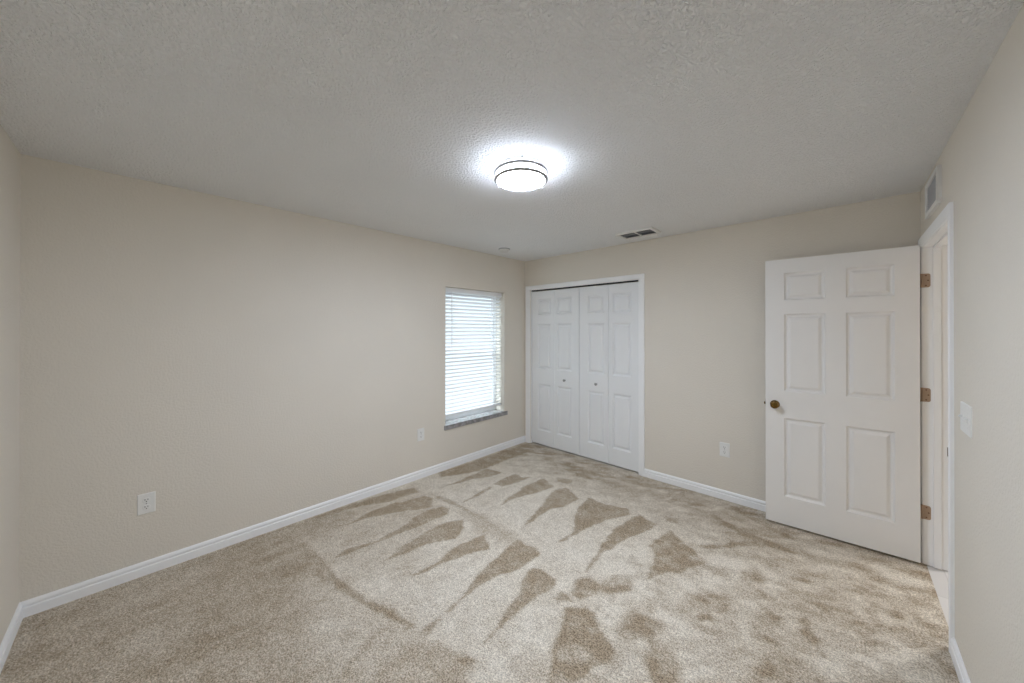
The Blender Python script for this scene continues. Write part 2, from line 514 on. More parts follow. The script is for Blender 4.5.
# ------------------------------------------------------------------ carpet
NAP = [
    ([(0.636,-3.976),(0.151,-4.053),(0.006,-4.009),(0.01,-3.584),(0.027,-2.759),(0.335,-2.771),(0.539,-2.751),(0.698,-2.742),(0.927,-2.752),(1.055,-2.733),(1.29,-2.665),(1.533,-2.625),(1.675,-2.611),(1.587,-2.803),(1.673,-2.9),(1.813,-2.964),(0.764,-3.956)], 0.34, 0.015),
    ([(0.636,-3.976),(0.151,-4.053),(0.006,-4.009),(0.01,-3.584),(0.022,-3.179),(0.334,-3.313),(0.626,-3.44),(0.759,-3.551),(0.992,-3.639)], 0.44, 0.14),  # pile colour lightened here to make up for the lamp's falloff
    ([(0.751,-2.918),(1.055,-2.733),(1.29,-2.665),(1.533,-2.625),(1.675,-2.611),(1.587,-2.803),(1.741,-2.931),(1.527,-3.133),(1.285,-2.98)], 0.58, 0.1),
    ([(0.081,-2.768),(0.092,-1.743),(0.659,-1.745),(1.211,-2.417),(0.964,-2.71)], 0.62, 0.12),
    ([(0.659,-1.745),(1.0,-1.648),(1.417,-1.682),(1.602,-1.707),(1.426,-1.797),(1.106,-1.845)], 0.5, 0.06),
    ([(0.092,-2.482),(0.14,-2.259),(0.341,-2.485),(0.355,-2.749),(0.06,-2.77),(0.007,-2.645)], 0.4, 0.05),
    ([(0.033,-2.429),(0.046,-2.129),(0.14,-1.768),(0.244,-1.81),(0.234,-2.076),(0.14,-2.259),(0.092,-2.482),(0.046,-2.629)], 0.1, 0.02),
    ([(0.341,-2.485),(0.268,-2.25),(0.3,-2.037),(0.364,-1.802),(0.454,-1.769),(0.581,-1.865),(0.528,-1.983),(0.42,-2.172),(0.35,-2.32)], 0.12, 0.015),
    ([(0.701,-2.743),(0.651,-2.593),(0.712,-2.412),(0.671,-2.173),(0.589,-1.947),(0.642,-1.807),(0.718,-1.781),(0.783,-1.849),(0.764,-1.95),(0.75,-2.136),(0.737,-2.306),(0.715,-2.457),(0.704,-2.588),(0.693,-2.71)], 0.12, 0.015),
    ([(0.955,-2.476),(0.906,-2.307),(0.861,-2.12),(0.868,-1.93),(0.923,-1.799),(1.038,-1.882),(1.09,-2.005),(1.027,-2.13),(0.995,-2.268),(0.974,-2.403)], 0.12, 0.015),
    ([(1.217,-2.43),(1.217,-2.278),(1.185,-2.161),(1.181,-2.02),(1.213,-1.84),(1.311,-1.881),(1.371,-1.918),(1.3,-2.089),(1.253,-2.257),(1.24,-2.36)], 0.12, 0.015),
    ([(0.429,-1.741),(0.509,-1.691),(0.776,-1.681),(0.957,-1.684),(1.003,-1.703),(0.727,-1.727),(0.488,-1.761)], 0.25, 0.012),
    ([(0.021,-1.394),(0.037,-0.918),(0.052,-0.45),(0.086,-0.001),(0.594,-0.082),(0.289,-0.276),(0.283,-0.684),(0.303,-1.091),(0.217,-1.312),(0.125,-1.466)], 0.15, 0.03),
    ([(0.324,-1.672),(0.334,-1.427),(0.325,-1.244),(0.317,-0.991),(0.504,-0.937),(0.497,-1.101),(0.42,-1.272),(0.373,-1.433)], 0.2, 0.012),
    ([(0.642,-1.198),(0.62,-0.997),(0.637,-0.867),(0.743,-0.894),(0.795,-0.832),(0.789,-1.003),(0.741,-1.175)], 0.15, 0.015),
    ([(0.718,-1.636),(0.667,-1.386),(0.665,-1.253),(0.698,-1.302),(0.707,-1.445)], 0.25, 0.012),
    ([(1.0,-1.486),(0.942,-1.301),(0.915,-1.141),(0.885,-0.937),(0.927,-0.772),(1.119,-0.835),(1.069,-1.04),(1.024,-1.182),(0.992,-1.303)], 0.15, 0.015),
    ([(1.37,-1.617),(1.315,-1.464),(1.283,-1.328),(1.196,-1.086),(1.156,-0.885),(1.188,-0.77),(1.379,-0.861),(1.425,-0.869),(1.404,-1.081),(1.349,-1.201),(1.343,-1.376)], 0.15, 0.012),
    ([(1.68,-1.376),(1.564,-1.188),(1.495,-1.04),(1.467,-0.805),(1.643,-0.809),(1.808,-0.744),(1.868,-0.818),(1.769,-1.042),(1.718,-1.277)], 0.12, 0.012),
    ([(1.653,-1.627),(1.659,-1.496),(1.679,-1.349),(1.708,-1.261),(1.704,-1.387)], 0.2, 0.01),
    ([(1.977,-1.672),(1.935,-1.519),(1.896,-1.304),(1.875,-1.086),(1.9,-0.87),(1.927,-0.783),(2.082,-0.816),(2.08,-0.927),(2.027,-1.082),(1.978,-1.289),(1.962,-1.451)], 0.12, 0.012),
    ([(0.747,-1.702),(0.977,-1.682),(1.349,-1.723),(1.337,-1.751),(0.965,-1.713)], 0.4, 0.01),
    ([(1.501,-2.125),(1.458,-1.982),(1.456,-1.837),(1.433,-1.71),(1.531,-1.713),(1.586,-1.692),(1.662,-1.731),(1.661,-1.844),(1.635,-1.986),(1.568,-2.086),(1.583,-2.166),(1.586,-2.284),(1.594,-2.444),(1.547,-2.289),(1.499,-2.14)], 0.12, 0.012),
    ([(1.887,-2.467),(1.865,-2.369),(1.82,-2.226),(1.758,-2.047),(1.698,-1.87),(1.723,-1.841),(1.892,-1.843),(1.905,-1.919),(1.872,-2.023),(1.879,-2.133),(1.873,-2.28),(1.881,-2.385)], 0.12, 0.012),
    ([(2.23,-2.417),(2.149,-2.247),(2.042,-1.998),(2.081,-1.942),(2.171,-1.912),(2.229,-1.992),(2.369,-2.039),(2.366,-2.109),(2.324,-2.224),(2.315,-2.303)], 0.1, 0.015),
    ([(2.009,-1.873),(1.973,-1.777),(1.998,-1.684),(2.134,-1.692),(2.119,-1.8),(2.062,-1.874)], 0.15, 0.02),
    ([(2.095,-1.569),(2.199,-1.494),(2.214,-1.527),(2.191,-1.659),(2.111,-1.624)], 0.2, 0.02),
    ([(1.962,-1.978),(1.96,-1.919),(2.014,-1.899),(2.03,-1.924),(1.985,-1.972)], 0.25, 0.015),
    ([(2.285,-1.804),(2.338,-1.718),(2.428,-1.927),(2.384,-1.968),(2.316,-1.973)], 0.3, 0.04),
    ([(2.146,-1.126),(2.19,-0.836),(2.359,-0.94),(2.509,-1.052),(2.388,-1.268),(2.323,-1.353),(2.274,-1.471),(2.229,-1.236)], 0.12, 0.02),
    ([(2.39,-0.917),(2.448,-0.809),(2.586,-0.657),(2.743,-0.466),(2.913,-0.534),(2.756,-0.565),(2.599,-0.728),(2.467,-0.883)], 0.15, 0.02),
    ([(2.361,-0.346),(2.542,-0.431),(2.747,-0.495),(2.734,-0.57),(2.56,-0.522),(2.396,-0.435)], 0.25, 0.02),
    ([(2.464,-0.095),(2.683,-0.103),(2.88,-0.253),(2.831,-0.334),(2.642,-0.261),(2.482,-0.188)], 0.25, 0.03),
    ([(2.081,-0.653),(2.177,-0.623),(2.19,-0.708),(2.113,-0.742)], 0.2, 0.02),
    ([(2.677,-1.135),(2.69,-0.983),(2.737,-0.889),(2.807,-0.966),(2.807,-1.034),(2.721,-1.048)], 0.2, 0.03),
    ([(2.107,-1.594),(2.173,-1.495),(2.22,-1.487),(2.239,-1.636),(2.131,-1.779),(2.084,-1.696)], 0.2, 0.03),
    ([(2.511,-1.419),(2.584,-1.35),(2.656,-1.322),(2.654,-1.401),(2.588,-1.444)], 0.2, 0.02),
    ([(1.682,-2.913),(1.588,-2.805),(1.595,-2.7),(1.671,-2.606),(1.749,-2.569),(1.906,-2.531),(1.93,-2.585),(1.995,-2.639),(1.692,-2.926)], 0.33, 0.03),
    ([(1.854,-2.58),(1.871,-2.537),(1.913,-2.525),(1.942,-2.573),(1.91,-2.591)], 0.1, 0.02),
    ([(0.662,-2.772),(0.991,-2.751),(1.188,-2.71),(1.428,-2.65),(1.545,-2.616),(1.553,-2.632),(1.41,-2.684),(1.201,-2.737),(0.999,-2.787)], 0.1, 0.015),
    ([(1.545,-2.997),(1.496,-2.919),(1.447,-2.825),(1.427,-2.735),(1.452,-2.727),(1.499,-2.848),(1.546,-2.923),(1.595,-2.984)], 0.22, 0.03),
    ([(1.608,-2.643),(1.59,-2.564),(1.598,-2.498),(1.652,-2.57),(1.676,-2.609)], 0.3, 0.015),
    ([(2.49,-2.017),(2.466,-1.891),(2.525,-1.85),(2.602,-1.872),(2.649,-2.02),(2.56,-2.105)], 0.12, 0.03),
    ([(2.768,-1.216),(2.805,-1.22),(2.905,-1.27),(2.876,-1.306),(2.812,-1.269)], 0.2, 0.015),
    ([(2.604,-1.39),(2.685,-1.323),(2.69,-1.394),(2.662,-1.474),(2.627,-1.444)], 0.2, 0.02),
    ([(2.574,-1.566),(2.623,-1.467),(2.655,-1.524),(2.6,-1.593)], 0.2, 0.02),
    ([(2.76,-1.613),(2.82,-1.542),(2.836,-1.597),(2.789,-1.641)], 0.25, 0.03),
    ([(2.845,-1.744),(2.893,-1.571),(2.907,-1.685),(2.893,-1.79)], 0.25, 0.03),
    ([(2.315,-1.911),(2.373,-1.738),(2.472,-1.73),(2.451,-1.83),(2.407,-1.932),(2.353,-1.968)], 0.28, 0.04),
    ([(2.963,-1.18),(3.009,-1.154),(3.022,-1.243),(3.092,-1.409),(3.072,-1.402),(3.0,-1.371)], 0.15, 0.02),
    ([(3.137,-1.241),(3.262,-1.108),(3.328,-1.09),(3.425,-0.984),(3.435,-1.003),(3.353,-1.095),(3.246,-1.182)], 0.15, 0.015),
    ([(3.093,-1.126),(3.152,-1.054),(3.232,-1.003),(3.368,-0.916),(3.364,-0.959),(3.229,-1.094),(3.144,-1.159)], 0.3, 0.02),
    ([(3.298,-0.809),(3.351,-0.778),(3.391,-0.802),(3.36,-0.84),(3.304,-0.84)], 0.2, 0.02),
    ([(3.256,-0.541),(3.379,-0.402),(3.409,-0.419),(3.323,-0.512)], 0.3, 0.02),
    ([(3.403,-0.491),(3.47,-0.428),(3.48,-0.471),(3.439,-0.51)], 0.3, 0.02),
    ([(3.403,-1.075),(3.494,-0.962),(3.502,-1.122),(3.478,-1.121),(3.438,-1.082)], 0.1, 0.03),
    ([(0.181,-0.074),(0.84,-0.03),(1.562,-0.04),(1.745,-0.184),(1.543,-0.434),(1.258,-0.459),(1.018,-0.343),(0.78,-0.337),(0.537,-0.316),(0.306,-0.259)], 0.45, 0.06),
    ([(0.941,-0.415),(0.973,-0.234),(1.157,-0.212),(1.296,-0.292),(1.258,-0.459),(1.09,-0.452)], 0.2, 0.03),
    ([(1.0,-0.639),(1.156,-0.588),(1.178,-0.69),(1.055,-0.715)], 0.25, 0.02),
    ([(0.812,-0.307),(0.909,-0.255),(0.925,-0.318),(0.852,-0.363)], 0.25, 0.02),
    ([(1.97,-0.372),(2.013,-0.122),(2.053,-0.057),(2.008,-0.36)], 0.85, 0.01),
    ([(2.299,-0.331),(2.372,-0.145),(2.455,-0.048),(2.37,-0.264)], 0.85, 0.01),
    ([(2.204,-0.751),(2.33,-0.556),(2.469,-0.573),(2.526,-0.72),(2.388,-0.866),(2.28,-0.855)], 0.8, 0.04),
]

def build_floor():
    step = 0.0125
    nx, ny = int(round((W + 0.012) / step)) + 1, int(round(L / step)) + 1
    xs = np.linspace(0, W + 0.012, nx)
    ys = np.linspace(-L, 0.012, ny)
    X, Y = np.meshgrid(xs, ys, indexing='ij')
    rng = np.random.default_rng(7)

    def noise(sx, sy, rot=0.0):
        c, s = math.cos(rot), math.sin(rot)
        u, v = (X * c + Y * s) / sx + 50, (-X * s + Y * c) / sy + 50
        g = rng.random((256, 256))
        iu, iv = np.floor(u).astype(int), np.floor(v).astype(int)
        fu, fv = u - iu, v - iv
        fu, fv = fu * fu * (3 - 2 * fu), fv * fv * (3 - 2 * fv)
        G = lambda a, b: g[a % 256, b % 256]
        return (G(iu, iv) * (1 - fu) + G(iu + 1, iv) * fu) * (1 - fv) + (G(iu, iv + 1) * (1 - fu) + G(iu + 1, iv + 1) * fu) * fv - 0.5

    # the untouched pile: lightest in the middle, streaky towards the doorway
    t = np.clip((X - 2.1) / 0.9, 0, 1) * np.clip((-Y) / 0.2, 0, 1)
    nap = 0.84 - 0.22 * t
    far = np.clip((Y + 1.0) / 0.7, 0, 1)
    nap = nap * (1 - far) + (0.55) * far
    wob = 0.012 * noise(0.05, 0.05) + 0.02 * noise(0.13, 0.13)
    wx, wy = X + 0.010 * noise(0.11, 0.11) + 0.012 * noise(0.04, 0.04), Y + 0.010 * noise(0.11, 0.11) + 0.012 * noise(0.04, 0.04)
    for poly, val, soft in NAP:
        P = np.array(poly)
        d2 = np.full(X.shape, 1e9)
        inside = np.zeros(X.shape, bool)
        for (ax, ay), (bx, by) in zip(P, np.roll(P, -1, axis=0)):
            ex, ey = bx - ax, by - ay
            q = np.clip(((wx - ax) * ex + (wy - ay) * ey) / (ex * ex + ey * ey + 1e-12), 0, 1)
            d2 = np.minimum(d2, (wx - ax - q * ex) ** 2 + (wy - ay - q * ey) ** 2)
            cr = ((ay > wy) != (by > wy))
            with np.errstate(divide='ignore', invalid='ignore'):
                xi = ax + (wy - ay) / (by - ay if by != ay else 1e-12) * ex
            inside ^= cr & (wx < xi)
        sd = np.where(inside, -1, 1) * np.sqrt(d2) + wob
        k = np.clip(0.5 - sd / (1.3 * soft), 0, 1)
        nap = nap * (1 - k) + val * k
    left = np.clip((1.9 - X) / 0.6, 0, 1) * np.clip((-Y - 2.5) / 0.3, 0, 1)
    nap += 0.22 * noise(0.09, 0.5, 0.0) * left + 0.12 * noise(0.05, 0.3, 0.0) * left
    nap += 0.10 * noise(0.30, 0.30) + 0.20 * noise(0.08, 0.08) + 0.22 * noise(0.032, 0.032)
    nap += 0.36 * t * noise(0.16, 0.055, 0.35) + 0.25 * t * noise(0.3, 0.09, -0.2)
    mess = np.clip((X - 1.85) / 0.3, 0, 1) * np.clip((-0.9 - Y + 0.55 * (X - 1.9)) / 0.4, 0, 1)
    nap += mess * (0.42 * noise(0.15, 0.08, 0.4) + 0.55 * noise(0.055, 0.04, 0.4))
    nap += far * (0.55 * noise(0.13, 0.045, 0.5) + 0.3 * noise(0.06, 0.06))
    nap = np.clip(nap, 0, 1)
    verts = np.stack([X.ravel(), Y.ravel(), np.zeros(X.size)], 1)
    idx = np.arange(nx * ny).reshape(nx, ny)
    quads = np.stack([idx[:-1, :-1], idx[1:, :-1], idx[1:, 1:], idx[:-1, 1:]], -1).reshape(-1, 4)
    V = verts.tolist()
    F = quads.tolist()
    # a thin slab below: rim and underside
    b = len(V)
    V += [(0, -L, -0.10), (W + 0.012, -L, -0.10), (W + 0.012, 0.012, -0.10), (0, 0.012, -0.10)]
    F += [list(idx[:, 0][::-1]) + [b, b + 1], list(idx[-1, :][::-1]) + [b + 1, b + 2], list(idx[:, -1]) + [b + 2, b + 3], list(idx[0, :]) + [b + 3, b], [b, b + 3, b + 2, b + 1]]
    me = bpy.data.meshes.new('floor')
    me.from_pydata(V, [], F)
    a = me.attributes.new('nap', 'FLOAT', 'POINT')
    a.data.foreach_set('value', np.concatenate([nap.ravel(), np.full(4, 0.5)]).astype(np.float32))
    me.materials.append(M['carpet'])
    me.update()
    o = bpy.data.objects.new('floor', me)
    COL.objects.link(o)
    return tag(o, 'beige twist pile carpet with vacuum marks over the whole room', 'carpet', structure=True)
build_floor()

# ------------------------------------------------------------------ baseboards
BB = [(0, 0), (0.014, 0), (0.014, 0.046), (0.0125, 0.050), (0.0070, 0.052), (0.0070, 0.0575), (0.0120, 0.060), (0.0120, 0.068), (0.0085, 0.077), (0.0045, 0.083), (0, 0.083)]
def baseboard(name, segs, label):
    bm = bmesh.new()
    for s in segs:
        sweep(bm, BB, *s)
    return tag(link_mesh(name, bm, M['trim']), label, 'baseboard', structure=True)
baseboard('baseboard_left', [((0, -L, 0), (0, 1, 0), (1, 0, 0), L, 1, 0)], 'white baseboard along the window wall')
baseboard('baseboard_front', [((0, -L, 0), (1, 0, 0), (0, 1, 0), W, 1, 1)], 'short run of white baseboard at the far left edge')
baseboard('baseboard_back', [((1.6455, 0, 0), (1, 0, 0), (0, -1, 0), W - 1.6455, 0, 1)], 'white baseboard between the closet and the open door')
baseboard('baseboard_right', [((W, -L, 0), (0, 1, 0), (-1, 0, 0), L - 0.9815, 1, 0),
                              ((W, -0.0355, 0), (0, 1, 0), (-1, 0, 0), 0.0355, 0, 1)], 'white baseboard under the light switch at lower right')

# ------------------------------------------------------------------ closet casing and folding doors
CP = [(0, 0.0), (0, 0.006), (0.006, 0.009), (0.012, 0.009), (0.018, 0.012), (0.044, 0.016), (0.054, 0.016), (0.060, 0.012), (0.060, 0)]
def casing_frame(bm, u0, u1, zt, wl, wr, wt, pos):
    """three mitred casing members round an opening; pos(u, z, d) places a point, d off the wall"""
    path = [((u0, 0.0), (-wl, 0)), ((u0, zt), (-wl, wt)), ((u1, zt), (wr, wt)), ((u1, 0.0), (wr, 0))]
    rings = []
    for (u, z), (du, dz) in path:
        rings.append([bm.verts.new(pos(u + du * s / 0.060, z + dz * s / 0.060, d)) for s, d in CP])
    n = len(CP)
    for a, b in zip(rings, rings[1:]):
        for i in range(n):
            j = (i + 1) % n
            bm.faces.new((a[i], a[j], b[j], b[i]))
    bm.faces.new(rings[0])
    bm.faces.new(list(reversed(rings[-1])))

bm = bmesh.new()
casing_frame(bm, 0.090, 1.5855, 2.046, 0.0715, 0.0595, 0.051, lambda u, z, d: (u, -d, z))
t1 = tag(link_mesh('trim_1', bm, M['trim']), 'white casing round the closet opening', 'trim', structure=True)
bm = bmesh.new()
box(bm, CLO_X0, CLO_X0 + 0.004, 0.0, WI, 0, CLO_Z)
box(bm, CLO_X1 - 0.004, CLO_X1, 0.0, WI, 0, CLO_Z)
box(bm, CLO_X0 + 0.004, CLO_X1 - 0.004, 0.0, WI, CLO_Z - 0.004, CLO_Z)
link_mesh('jamb', bm, M['trim'], t1)
bm = bmesh.new()
box(bm, CLO_X0 + 0.006, CLO_X1 - 0.006, 0.018, 0.046, CLO_Z - 0.014, CLO_Z - 0.004)
tr = link_mesh('track', bm, M['dark'], t1)
tr['label'] = 'dark metal door track'

CZ0, CZ1 = 0.020, 2.018
def closet_pair(name, x0, xf, x1, panels, knob_x, label):
    root = empty(name, (x0, 0.012, CZ0))
    for a, b, p in ((x0, xf - 0.0018, panels[0]), (xf + 0.0018, x1, panels[1])):
        bm = bmesh.new()
        rows = ((0.198, 0.808), (1.005, 1.592), (1.704, 1.918))
        # the leaf is built looking to +y, then turned to look into the room
        w = b - a
        pan = [(b - p[1], b - p[0], z0 - CZ0, z1 - CZ0) for z0, z1 in rows]
        panel_leaf(bm, w, CZ1 - CZ0, 0.034, pan, PANEL_CLOSET)
        bmesh.ops.rotate(bm, verts=bm.verts, cent=(0, 0, 0), matrix=Matrix.Rotation(math.pi, 3, 'Z'))
        bmesh.ops.translate(bm, verts=bm.verts, vec=(b - x0, 0, 0))
        link_mesh('door_leaf', bm, M['closet'], root)
    bm = bmesh.new()
    mtx = Matrix.Translation((knob_x - x0, 0, 0.892 - CZ0)) @ Matrix.Rotation(math.pi / 2, 4, 'X')
    lathe(bm, [(0, 0), (0.010, 0), (0.010, 0.003), (0.006, 0.006), (0.006, 0.012), (0.011, 0.016), (0.0155, 0.022), (0.0155, 0.026), (0.011, 0.031), (0, 0.033)], 24, mtx)
    kb = link_mesh('knob', bm, M['knob'], root, smooth=True)
    kb['label'] = 'small white knob, shading put in as grey metal'
    return tag(root, label, 'door', structure=True)
closet_pair('door_1', 0.1075, 0.482, 0.8450, ((0.210, 0.425), (0.523, 0.740)), 0.643 , 'left pair of white folding closet doors')
closet_pair('door_2', 0.8520, 1.230, 1.5775, ((0.961, 1.180), (1.277, 1.496)), 1.080, 'right pair of white folding closet doors')

# ------------------------------------------------------------------ bedroom doorway: casing, jamb, stop, strike
JH, JL, JT = -0.100, -0.916, 2.047      # jamb faces: hinge side, latch side, head
bm = bmesh.new()
casing_frame(bm, JL - 0.005, JH + 0.005, JT + 0.005, 0.060, 0.060, 0.060, lambda u, z, d: (W - d, u, z))
t2 = tag(link_mesh('trim_2', bm, M['trim']), 'white casing and jamb of the doorway behind the open door', 'trim', structure=True)
bm = bmesh.new()
casing_frame(bm, JL - 0.005, JH + 0.005, JT + 0.005, 0.060, 0.060, 0.060, lambda u, z, d: (HX + d, u, z))
link_mesh('hall_casing', bm, M['trim'], t2)
bm = bmesh.new()
box(bm, W, HX, JH, DR_Y1, 0, DR_Z)
box(bm, W, HX, DR_Y0, JL, 0, DR_Z)
box(bm, W, HX, JL, JH, JT, DR_Z)
link_mesh('jamb', bm, M['trim'], t2)
bm = bmesh.new()
box(bm, W + 0.040, W + 0.075, JH - 0.011, JH, 0, JT)
box(bm, W + 0.040, W + 0.075, JL, JL + 0.011, 0, JT)
box(bm, W + 0.040, W + 0.075, JL + 0.011, JH - 0.011, JT - 0.011, JT)
link_mesh('door_stop', bm, M['trim'], t2, bevel=0.002)
bm = bmesh.new()
box(bm, W - 0.002, W + 0.036, JL, JL + 0.0016, 0.897, 0.957)
box(bm, W - 0.012, W - 0.002, JL - 0.001, JL + 0.001, 0.905, 0.948)
sp = link_mesh('strike_plate', bm, M['steel'], t2)
sp['label'] = 'dark steel strike plate'

# ------------------------------------------------------------------ six panel bedroom door, standing open
HXW, HYW = 3.4995, -0.1424
DW, DZ0, DH = 0.809, 0.017, 2.040
ang = math.atan2(-0.0382, -0.8089)
door = empty('door_3', (HXW, HYW, DZ0), ang)
tag(door, 'white six panel bedroom door standing open with a brass knob', 'door', structure=True)
bm = bmesh.new()
pan = [(xa, xb, za - DZ0, zb - DZ0) for xa, xb in ((0.110, 0.346), (0.454, 0.692)) for za, zb in ((0.232, 0.836), (1.042, 1.636), (1.740, 1.951))]
panel_leaf(bm, DW, DH, 0.035, pan)
link_mesh('door_slab', bm, M['door'], door)
kx, kz = DW - 0.060, 0.934 - DZ0
for sgn, y0 in ((1, 0.0), (-1, -0.035)):
    bm = bmesh.new()
    mtx = Matrix.Translation((kx, y0, kz)) @ Matrix.Rotation(-sgn * math.pi / 2, 4, 'X')
    lathe(bm, [(0, 0), (0.031, 0), (0.031, 0.003), (0.027, 0.008), (0.014, 0.011), (0.011, 0.016), (0.011, 0.030), (0.017, 0.036), (0.0245, 0.044), (0.0265, 0.052), (0.0255, 0.059), (0.021, 0.064), (0.014, 0.0655), (0.0125, 0.064), (0, 0.064)], 36, mtx)
    k = link_mesh('door_knob', bm, M['brass'], door, smooth=True)
    k['label'] = 'antique brass knob'
bm = bmesh.new()
box(bm, DW - 0.0005, DW + 0.0012, -0.030, -0.005, kz - 0.028, kz + 0.028)
box(bm, DW, DW + 0.010, -0.023, -0.012, kz - 0.009, kz + 0.009)
lt = link_mesh('latch', bm, M['brass'], door)
lt['label'] = 'brass latch in the door edge'
# hinges: one leaf on the jamb, one let into the door edge, barrel between
inv = (Matrix.Translation((HXW, HYW, DZ0)) @ Matrix.Rotation(ang, 4, 'Z')).inverted()
for zc in (1.832, 1.094, 0.336):
    bm = bmesh.new()
    x0, x1, z0, z1, r = W - 0.006, W + 0.031, zc - 0.0445, zc + 0.0445, 0.012
    pts = [(x0, z0)]
    pts += [(x1 - r + r * math.sin(math.radians(a)), z0 + r - r * math.cos(math.radians(a))) for a in range(0, 91, 15)]
    pts += [(x1 - r + r * math.cos(math.radians(a)), z1 - r + r * math.sin(math.radians(a))) for a in range(0, 91, 15)]
    pts += [(x0, z1)]
    fr_ = [bm.verts.new((x, JH - 0.0022, z)) for x, z in pts]
    bk_ = [bm.verts.new((x, JH, z)) for x, z in pts]
    bm.faces.new(fr_)
    bm.faces.new(list(reversed(bk_)))
    for i in range(len(pts)):
        j = (i + 1) % len(pts)
        bm.faces.new((fr_[i], fr_[j], bk_[j], bk_[i]))
    tube(bm, (W - 0.007, JH - 0.002, z0), (W - 0.007, JH - 0.002, z1), 0.006, 14)
    box(bm, HXW + 0.0004, HXW + 0.0022, HYW + 0.004, JH - 0.004, z0, z1)
    bm.transform(inv)
    hg = link_mesh('hinge', bm, M['hinge'], door)
    hg['label'] = 'tan metal butt hinge'
    for xs_, zs_ in ((0.012, 0.032), (0.021, 0.0), (0.012, -0.032)):
        bm = bmesh.new()
        mtx = inv @ Matrix.Translation((W + xs_, JH - 0.0022, zc + zs_)) @ Matrix.Rotation(math.pi / 2, 4, 'X')
        lathe(bm, [(0, 0), (0.0042, 0), (0.0040, 0.0008), (0.0015, 0.001), (0, 0.0006)], 14, mtx)
        link_mesh('screw', bm, M['screw'], hg)

# ------------------------------------------------------------------ window, sill and blind
win = empty('window_1', (-0.165, (WIN_Y0 + WIN_Y1) / 2, WIN_Z0))
tag(win, 'single hung window behind the white blind', 'window', structure=True)
def win_part(name, boxes, m):
    bm = bmesh.new()
    for b in boxes:
        box(bm, *b)
    bmesh.ops.translate(bm, verts=bm.verts, vec=(0.165, -(WIN_Y0 + WIN_Y1) / 2, -WIN_Z0))
    return link_mesh(name, bm, m, win, bevel=0.0015 if m is not M['glass'] else 0)
ya, yb, za, zb = WIN_Y0 + 0.001, WIN_Y1 - 0.001, WIN_Z0 + 0.001, WIN_Z1 - 0.001
zm = (za + zb) / 2
fw = 0.026
win_part('window_frame', [(-0.198, -0.155, ya, ya + fw, za, zb), (-0.198, -0.155, yb - fw, yb, za, zb), (-0.198, -0.155, ya + fw, yb - fw, za, za + fw), (-0.198, -0.155, ya + fw, yb - fw, zb - fw, zb)], M['vinyl'])
for z0, z1, xo in ((za + fw, zm + 0.012, -0.166), (zm - 0.012, zb - fw, -0.186)):
    w_ = 0.024
    win_part('sash', [(xo - 0.009, xo + 0.009, ya + fw, ya + fw + w_, z0, z1), (xo - 0.009, xo + 0.009, yb - fw - w_, yb - fw, z0, z1),
                      (xo - 0.009, xo + 0.009, ya + fw + w_, yb - fw - w_, z0, z0 + w_), (xo - 0.009, xo + 0.009, ya + fw + w_, yb - fw - w_, z1 - w_, z1)], M['vinyl'])
    win_part('pane', [(xo - 0.002, xo + 0.002, ya + fw + w_ - 0.004, yb - fw - w_ + 0.004, z0 + w_ - 0.004, z1 - w_ + 0.004)], M['glass'])

bm = bmesh.new()
box(bm, -0.155, 0.0, WIN_Y0 + 0.001, WIN_Y1 - 0.001, WIN_Z0 - 0.004, WIN_Z0 + 0.004)
box(bm, 0.0, 0.013, WIN_Y0 - 0.018, WIN_Y1 + 0.046, WIN_Z0 - 0.045, WIN_Z0 + 0.004)
tag(link_mesh('trim_3', bm, M['marble'], bevel=0.003), 'grey marble sill under the blind', 'sill', structure=True)

BX = -0.072      # centre of the slats
blind = empty('window_blind', (BX, (WIN_Y0 + WIN_Y1) / 2, WIN_Z0 + 0.05))
tag(blind, 'white horizontal slat blind hanging in the only window', 'blind')
B0, B1 = WIN_Y0 + 0.008, WIN_Y1 - 0.008
off = Vector((-BX, -(WIN_Y0 + WIN_Y1) / 2, -(WIN_Z0 + 0.05)))
def blind_part(name, bm, m, bevel=0, smooth=False):
    bmesh.ops.translate(bm, verts=bm.verts, vec=off)
    return link_mesh(name, bm, m, blind, bevel=bevel, smooth=smooth)
VZ = WIN_Z1 - 0.050
bm = bmesh.new()
box(bm, BX + 0.022, BX + 0.030, B0, B1, VZ, WIN_Z1 - 0.001)
blind_part('valance', bm, M['blind'], bevel=0.002)
bm = bmesh.new()
box(bm, BX - 0.026, BX + 0.020, B0 + 0.003, B1 - 0.003, VZ + 0.006, WIN_Z1 - 0.002)
blind_part('head_rail', bm, M['blind'])
TILT = math.radians(24)      # room edge higher than the outer edge
PITCH = 0.0425
zz = VZ - 0.020
zs = []
while zz > WIN_Z0 + 0.10:
    zs.append(zz)
    zz -= PITCH
bm = bmesh.new()
for zc in zs:
    sec = []
    for s, th in ((-1, 0), (-0.5, 0.0016), (0, 0.0022), (0.5, 0.0016), (1, 0)):
        u = s * 0.025
        sec.append((u * math.cos(TILT), u * math.sin(TILT) + th))
    top = [(BX + a, zc + b + 0.0014) for a, b in sec]
    bot = [(BX + a, zc + b - 0.0014) for a, b in reversed(sec)]
    ring = top + bot
    a_ = [bm.verts.new((x, B0 + 0.002, z)) for x, z in ring]
    b_ = [bm.verts.new((x, B1 - 0.002, z)) for x, z in ring]
    for i in range(len(ring)):
        j = (i + 1) % len(ring)
        bm.faces.new((a_[i], a_[j], b_[j], b_[i]))
    bm.faces.new(a_)
    bm.faces.new(list(reversed(b_)))
blind_part('slats', bm, M['blind'])
zr = zs[-1] - PITCH * 0.85
bm = bmesh.new()
box(bm, BX - 0.024, BX + 0.024, B0 + 0.002, B1 - 0.002, zr - 0.011, zr + 0.011)
blind_part('bottom_rail', bm, M['blind'], bevel=0.003)
